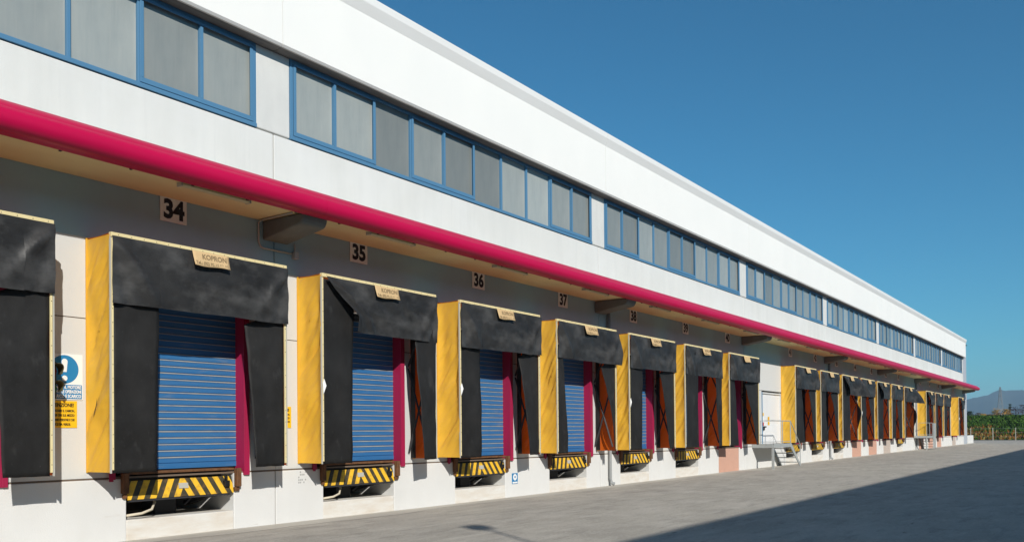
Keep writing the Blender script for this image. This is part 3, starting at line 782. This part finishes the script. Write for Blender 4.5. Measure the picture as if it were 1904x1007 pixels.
def grass():
    ms = []
    for nm, c in (('green_grass', (.055, .115, .016)), ('dark_grass', (.03, .065, .012)), ('rusty_grass', (.18, .082, .018)), ('dry_grass', (.23, .17, .06))):
        ms.append(mat(nm, c, .9, spec=.1))
    mb = MB(); q = random.Random(5)
    for i in range(42000):
        x = 123.7+27*q.random()**.8; y = -26+58*q.random(); z = bank_h(x)
        t = (x-124)/24; nz = NZ(x*.22, y*.16, 4); 
        p_r = .62-t*1.25+nz*1.0
        if q.random() < p_r: mi = 2 if q.random() < .72 else 3
        else: mi = 0 if q.random() < .5+.4*NZ(x*.5, y*.5) else 1
        h = (.16+.28*q.random())*(1.3 if mi >= 2 else 1); wd = .10+.14*q.random(); a = q.random()*math.pi
        dx, dy = math.cos(a)*wd, math.sin(a)*wd; lx, ly = q.uniform(-.2, .2), q.uniform(-.2, .2)
        mb.add([(x-dx, y-dy, z-.03), (x+dx, y+dy, z-.03), (x+dx*.3+lx, y+dy*.3+ly, z+h), (x-dx*.5+lx, y-dy*.5+ly, z+h*.8)], [(0, 1, 2, 3)], mi)
    return stuff(mb.build('grass', ms))
grass()

fe = thing('wire_fence', 'wire fence on pale concrete posts before the grass bank', 'fence', (121.4, 0, 0))
for i in range(-12, 12):
    y = -.17+2.42*i
    part(MB().box(-.035, .035, y-.035, y+.035, -.1, GZ(121)+1.6), 'post', 'frame_grey', fe)
for z in (.5, 1.0, 1.5): part(MB().tube([(0, -29.2, GZ(121)+z), (0, 26.4, GZ(121)+z)], .008, 4), 'wire', 'pipe_grey', fe)

def tree(px, dist, top, wdt, cols, name, label, cat, seed, cone=False, bare=.0, base=.3):
    """leaf clumps spread through the crown on a trunk with limbs"""
    q = random.Random(seed); x, y = polar(px, dist); t = thing(name, label, cat, (x, y, -.1), 'trees behind the grass bank')
    H = top; tr = MB()
    tr.tube([(0, 0, 0), (.1, .05, H*.4), (0, 0, H*.85)], .16, 7, r2=.04)
    for i in range(7):
        a = q.random()*6.28; z = H*(.25+.08*i); l = wdt*.4
        tr.tube([(0, 0, z), (math.cos(a)*l*.6, math.sin(a)*l*.6, z+H*.12), (math.cos(a)*l, math.sin(a)*l, z+H*.2)], .05, 5, r2=.012)
    part(tr, 'trunk', mat('bark', (.07, .055, .04), .9), t)
    ms = [mat('leaf', c, .8, spec=.15) for c in cols]
    cr_ = MB(); cl = []
    for i in range(26):
        if cone:
            f = q.random(); z = H*(.18+.8*f); rr = wdt*.5*(1-f)*math.sqrt(q.random())
        else:
            z = H*(base+(1-base)*q.random()); f = (z/H-base)/(1-base); rr = wdt*.5*math.sqrt(max(.05, 1-(2*f-.9)**2))*math.sqrt(q.random())
        a = q.random()*6.28; cl.append((rr*math.cos(a), rr*math.sin(a), z, q.randrange(len(ms))))
    n = int(1500*(1-bare))
    for i in range(n):
        cx_, cy_, cz_, mi = cl[q.randrange(len(cl))]; s = wdt*.13*(.6 if cone else 1)
        p = Vector((cx_+q.gauss(0, s), cy_+q.gauss(0, s), min(cz_+q.gauss(0, s*.8), H)))
        a = Vector((q.gauss(0, 1), q.gauss(0, 1), q.gauss(0, 1))).normalized(); b = a.orthogonal().normalized(); c = a.cross(b); l = .10+.11*q.random()
        cr_.add([p-b*l, p+c*l*.6, p+b*l, p-c*l*.6], [(0, 1, 2, 3)], mi if q.random() < .8 else q.randrange(len(ms)))
    part(cr_, 'crown', ms, t)
G1 = [(.035, .06, .02), (.05, .08, .025), (.025, .045, .015)]
Y1 = [(.50, .26, .02), (.38, .21, .02), (.20, .15, .025)]
O1 = [(.22, .09, .02), (.14, .07, .02), (.09, .07, .02)]
P1 = [(.045, .015, .02), (.03, .012, .016), (.07, .02, .022)]
def row(px, dist, py, wpx, *a, **k):
    tree(px, dist, CAM_H+dist*math.tan(R((798-py)*.0309))+.5, wpx*dist*.00075, *a, **k)
row(1803, 300, 766, 12, G1, 'evergreen_tree', 'dark green tree just right of the warehouse corner, behind the bank', 'tree', 1)
row(1819, 320, 769, 12, [(.16, .05, .025), (.10, .05, .02), (.07, .05, .02)], 'shrub', 'reddish shrub behind the bank, left of the yellow ones', 'shrub', 2)
row(1829, 310, 771, 12, Y1, 'shrub', 'low yellow shrub on the bank, right of the reddish shrub', 'shrub', 3)
row(1853, 330, 761, 12, Y1, 'yellow_tree', 'tall yellow autumn tree left of the pylon', 'tree', 4)
row(1861, 300, 770, 18, O1, 'shrub', 'low orange shrub at the foot of the pylon, between two yellow trees', 'shrub', 5)
row(1871, 330, 763, 12, Y1, 'yellow_tree', 'yellow autumn tree just left of the dark conifer', 'tree', 6)
row(1879, 340, 751, 9, [(.02, .035, .02), (.03, .05, .025)], 'conifer_tree', 'narrow dark conifer standing between yellow tree and purple tree', 'tree', 7, cone=True)
row(1889, 320, 759, 18, P1, 'purple_tree', 'dark purple leaved tree right of the conifer', 'tree', 8, base=.15)
row(1901, 330, 756, 18, P1, 'purple_tree', 'sparse purple tree with bare top at the right edge of the view', 'tree', 9, bare=.25)
row(1841, 335, 772, 14, O1, 'shrub', 'low rusty shrub left of the tall yellow tree', 'shrub', 10)

def pylon():
    x, y = polar(1861, 640); t = thing('electricity_pylon', 'grey lattice electricity pylon far away before the blue mountains', 'pylon', (x, y, -.6), rz=R(20))
    H = 28.0; mb = MB(); lv = [0, 5, 9.5, 13.5, 17, 20, 22.5, 25, 27.5, 29.5]
    def hw(z): return 2.3*(1-z/30)+.25
    for a, b in ((1, 1), (1, -1), (-1, -1), (-1, 1)):
        mb.bar((a*hw(0), b*hw(0), 0), (a*hw(29.5), b*hw(29.5), 29.5), .16)
    part(mb, 'leg', 'pipe_grey', t)
    mb = MB()
    for z0, z1 in zip(lv, lv[1:]):
        c0 = [(a*hw(z0), b*hw(z0), z0) for a, b in ((1, 1), (1, -1), (-1, -1), (-1, 1))]; c1 = [(a*hw(z1), b*hw(z1), z1) for a, b in ((1, 1), (1, -1), (-1, -1), (-1, 1))]
        for i in range(4):
            j = (i+1) % 4; mb.bar(c0[i], c1[j], .09); mb.bar(c0[j], c1[i], .09); mb.bar(c1[i], c1[j], .09)
    part(mb, 'lattice', 'pipe_grey', t)
    for z in (20, 23.5, 27):
        part(MB().bar((-3.2, 0, z), (3.2, 0, z), .16).bar((-3.2, 0, z), (0, 0, z+1.2), .1).bar((3.2, 0, z), (0, 0, z+1.2), .1), 'cross_arm', 'pipe_grey', t)
pylon()

def hills():
    m = mat('wooded_slope', (.022, .035, .026), .95, (.04, .05, .032), (.012, .012, .012), .8, space='W')
    prof = [(1500, 1.2), (1700, 1.55), (1795, 1.74), (1815, 1.86), (1835, 2.06), (1852, 2.22), (1861, 2.26), (1871, 2.10), (1885, 2.10), (1904, 2.20), (1960, 2.05), (2050, 1.6), (2200, 1.3), (2500, 1.0)]
    def eln(px):
        for (a, ea), (b, eb) in zip(prof, prof[1:]):
            if a <= px <= b: s = (px-a)/(b-a); s = s*s*(3-2*s); return ea+(eb-ea)*s
        return .9
    def fn(u, v):
        px = 900+2000*u; dist = 2300+1600*v if v <= 1 else 0
        x, y = polar(px, dist); top = 3300*math.tan(R(eln(px)))
        s = min(1, v/.62); s = s*s*(3-2*s) if v < .62 else max(0, 1-(v-.62)/.38)
        z = top*s*(1+.10*NZ(px*.02, v*5))+7*NZ(x*.01, y*.01, 2)*s+3*NZ(x*.04, y*.04)*s
        return (x, y, z-.8)
    return struct(MB().grid(fn, 420, 40).build('hills', m, smooth=True))
hills()

# ------------------------------------------------------------------ the air
def haze():
    m = bpy.data.materials.new('haze_air'); m.use_nodes = True; n = m.node_tree; n.nodes.clear()
    o = n.nodes.new('ShaderNodeOutputMaterial'); v = n.nodes.new('ShaderNodeVolumePrincipled')
    v.inputs['Color'].default_value = (.52, .76, .98, 1); v.inputs['Density'].default_value = .00026; v.inputs['Anisotropy'].default_value = .0
    n.links.new(v.outputs[0], o.inputs['Volume'])
    return stuff(MB().box(-9100, 9100, -9100, 9100, -1.7, 175).build('haze', m))
haze()
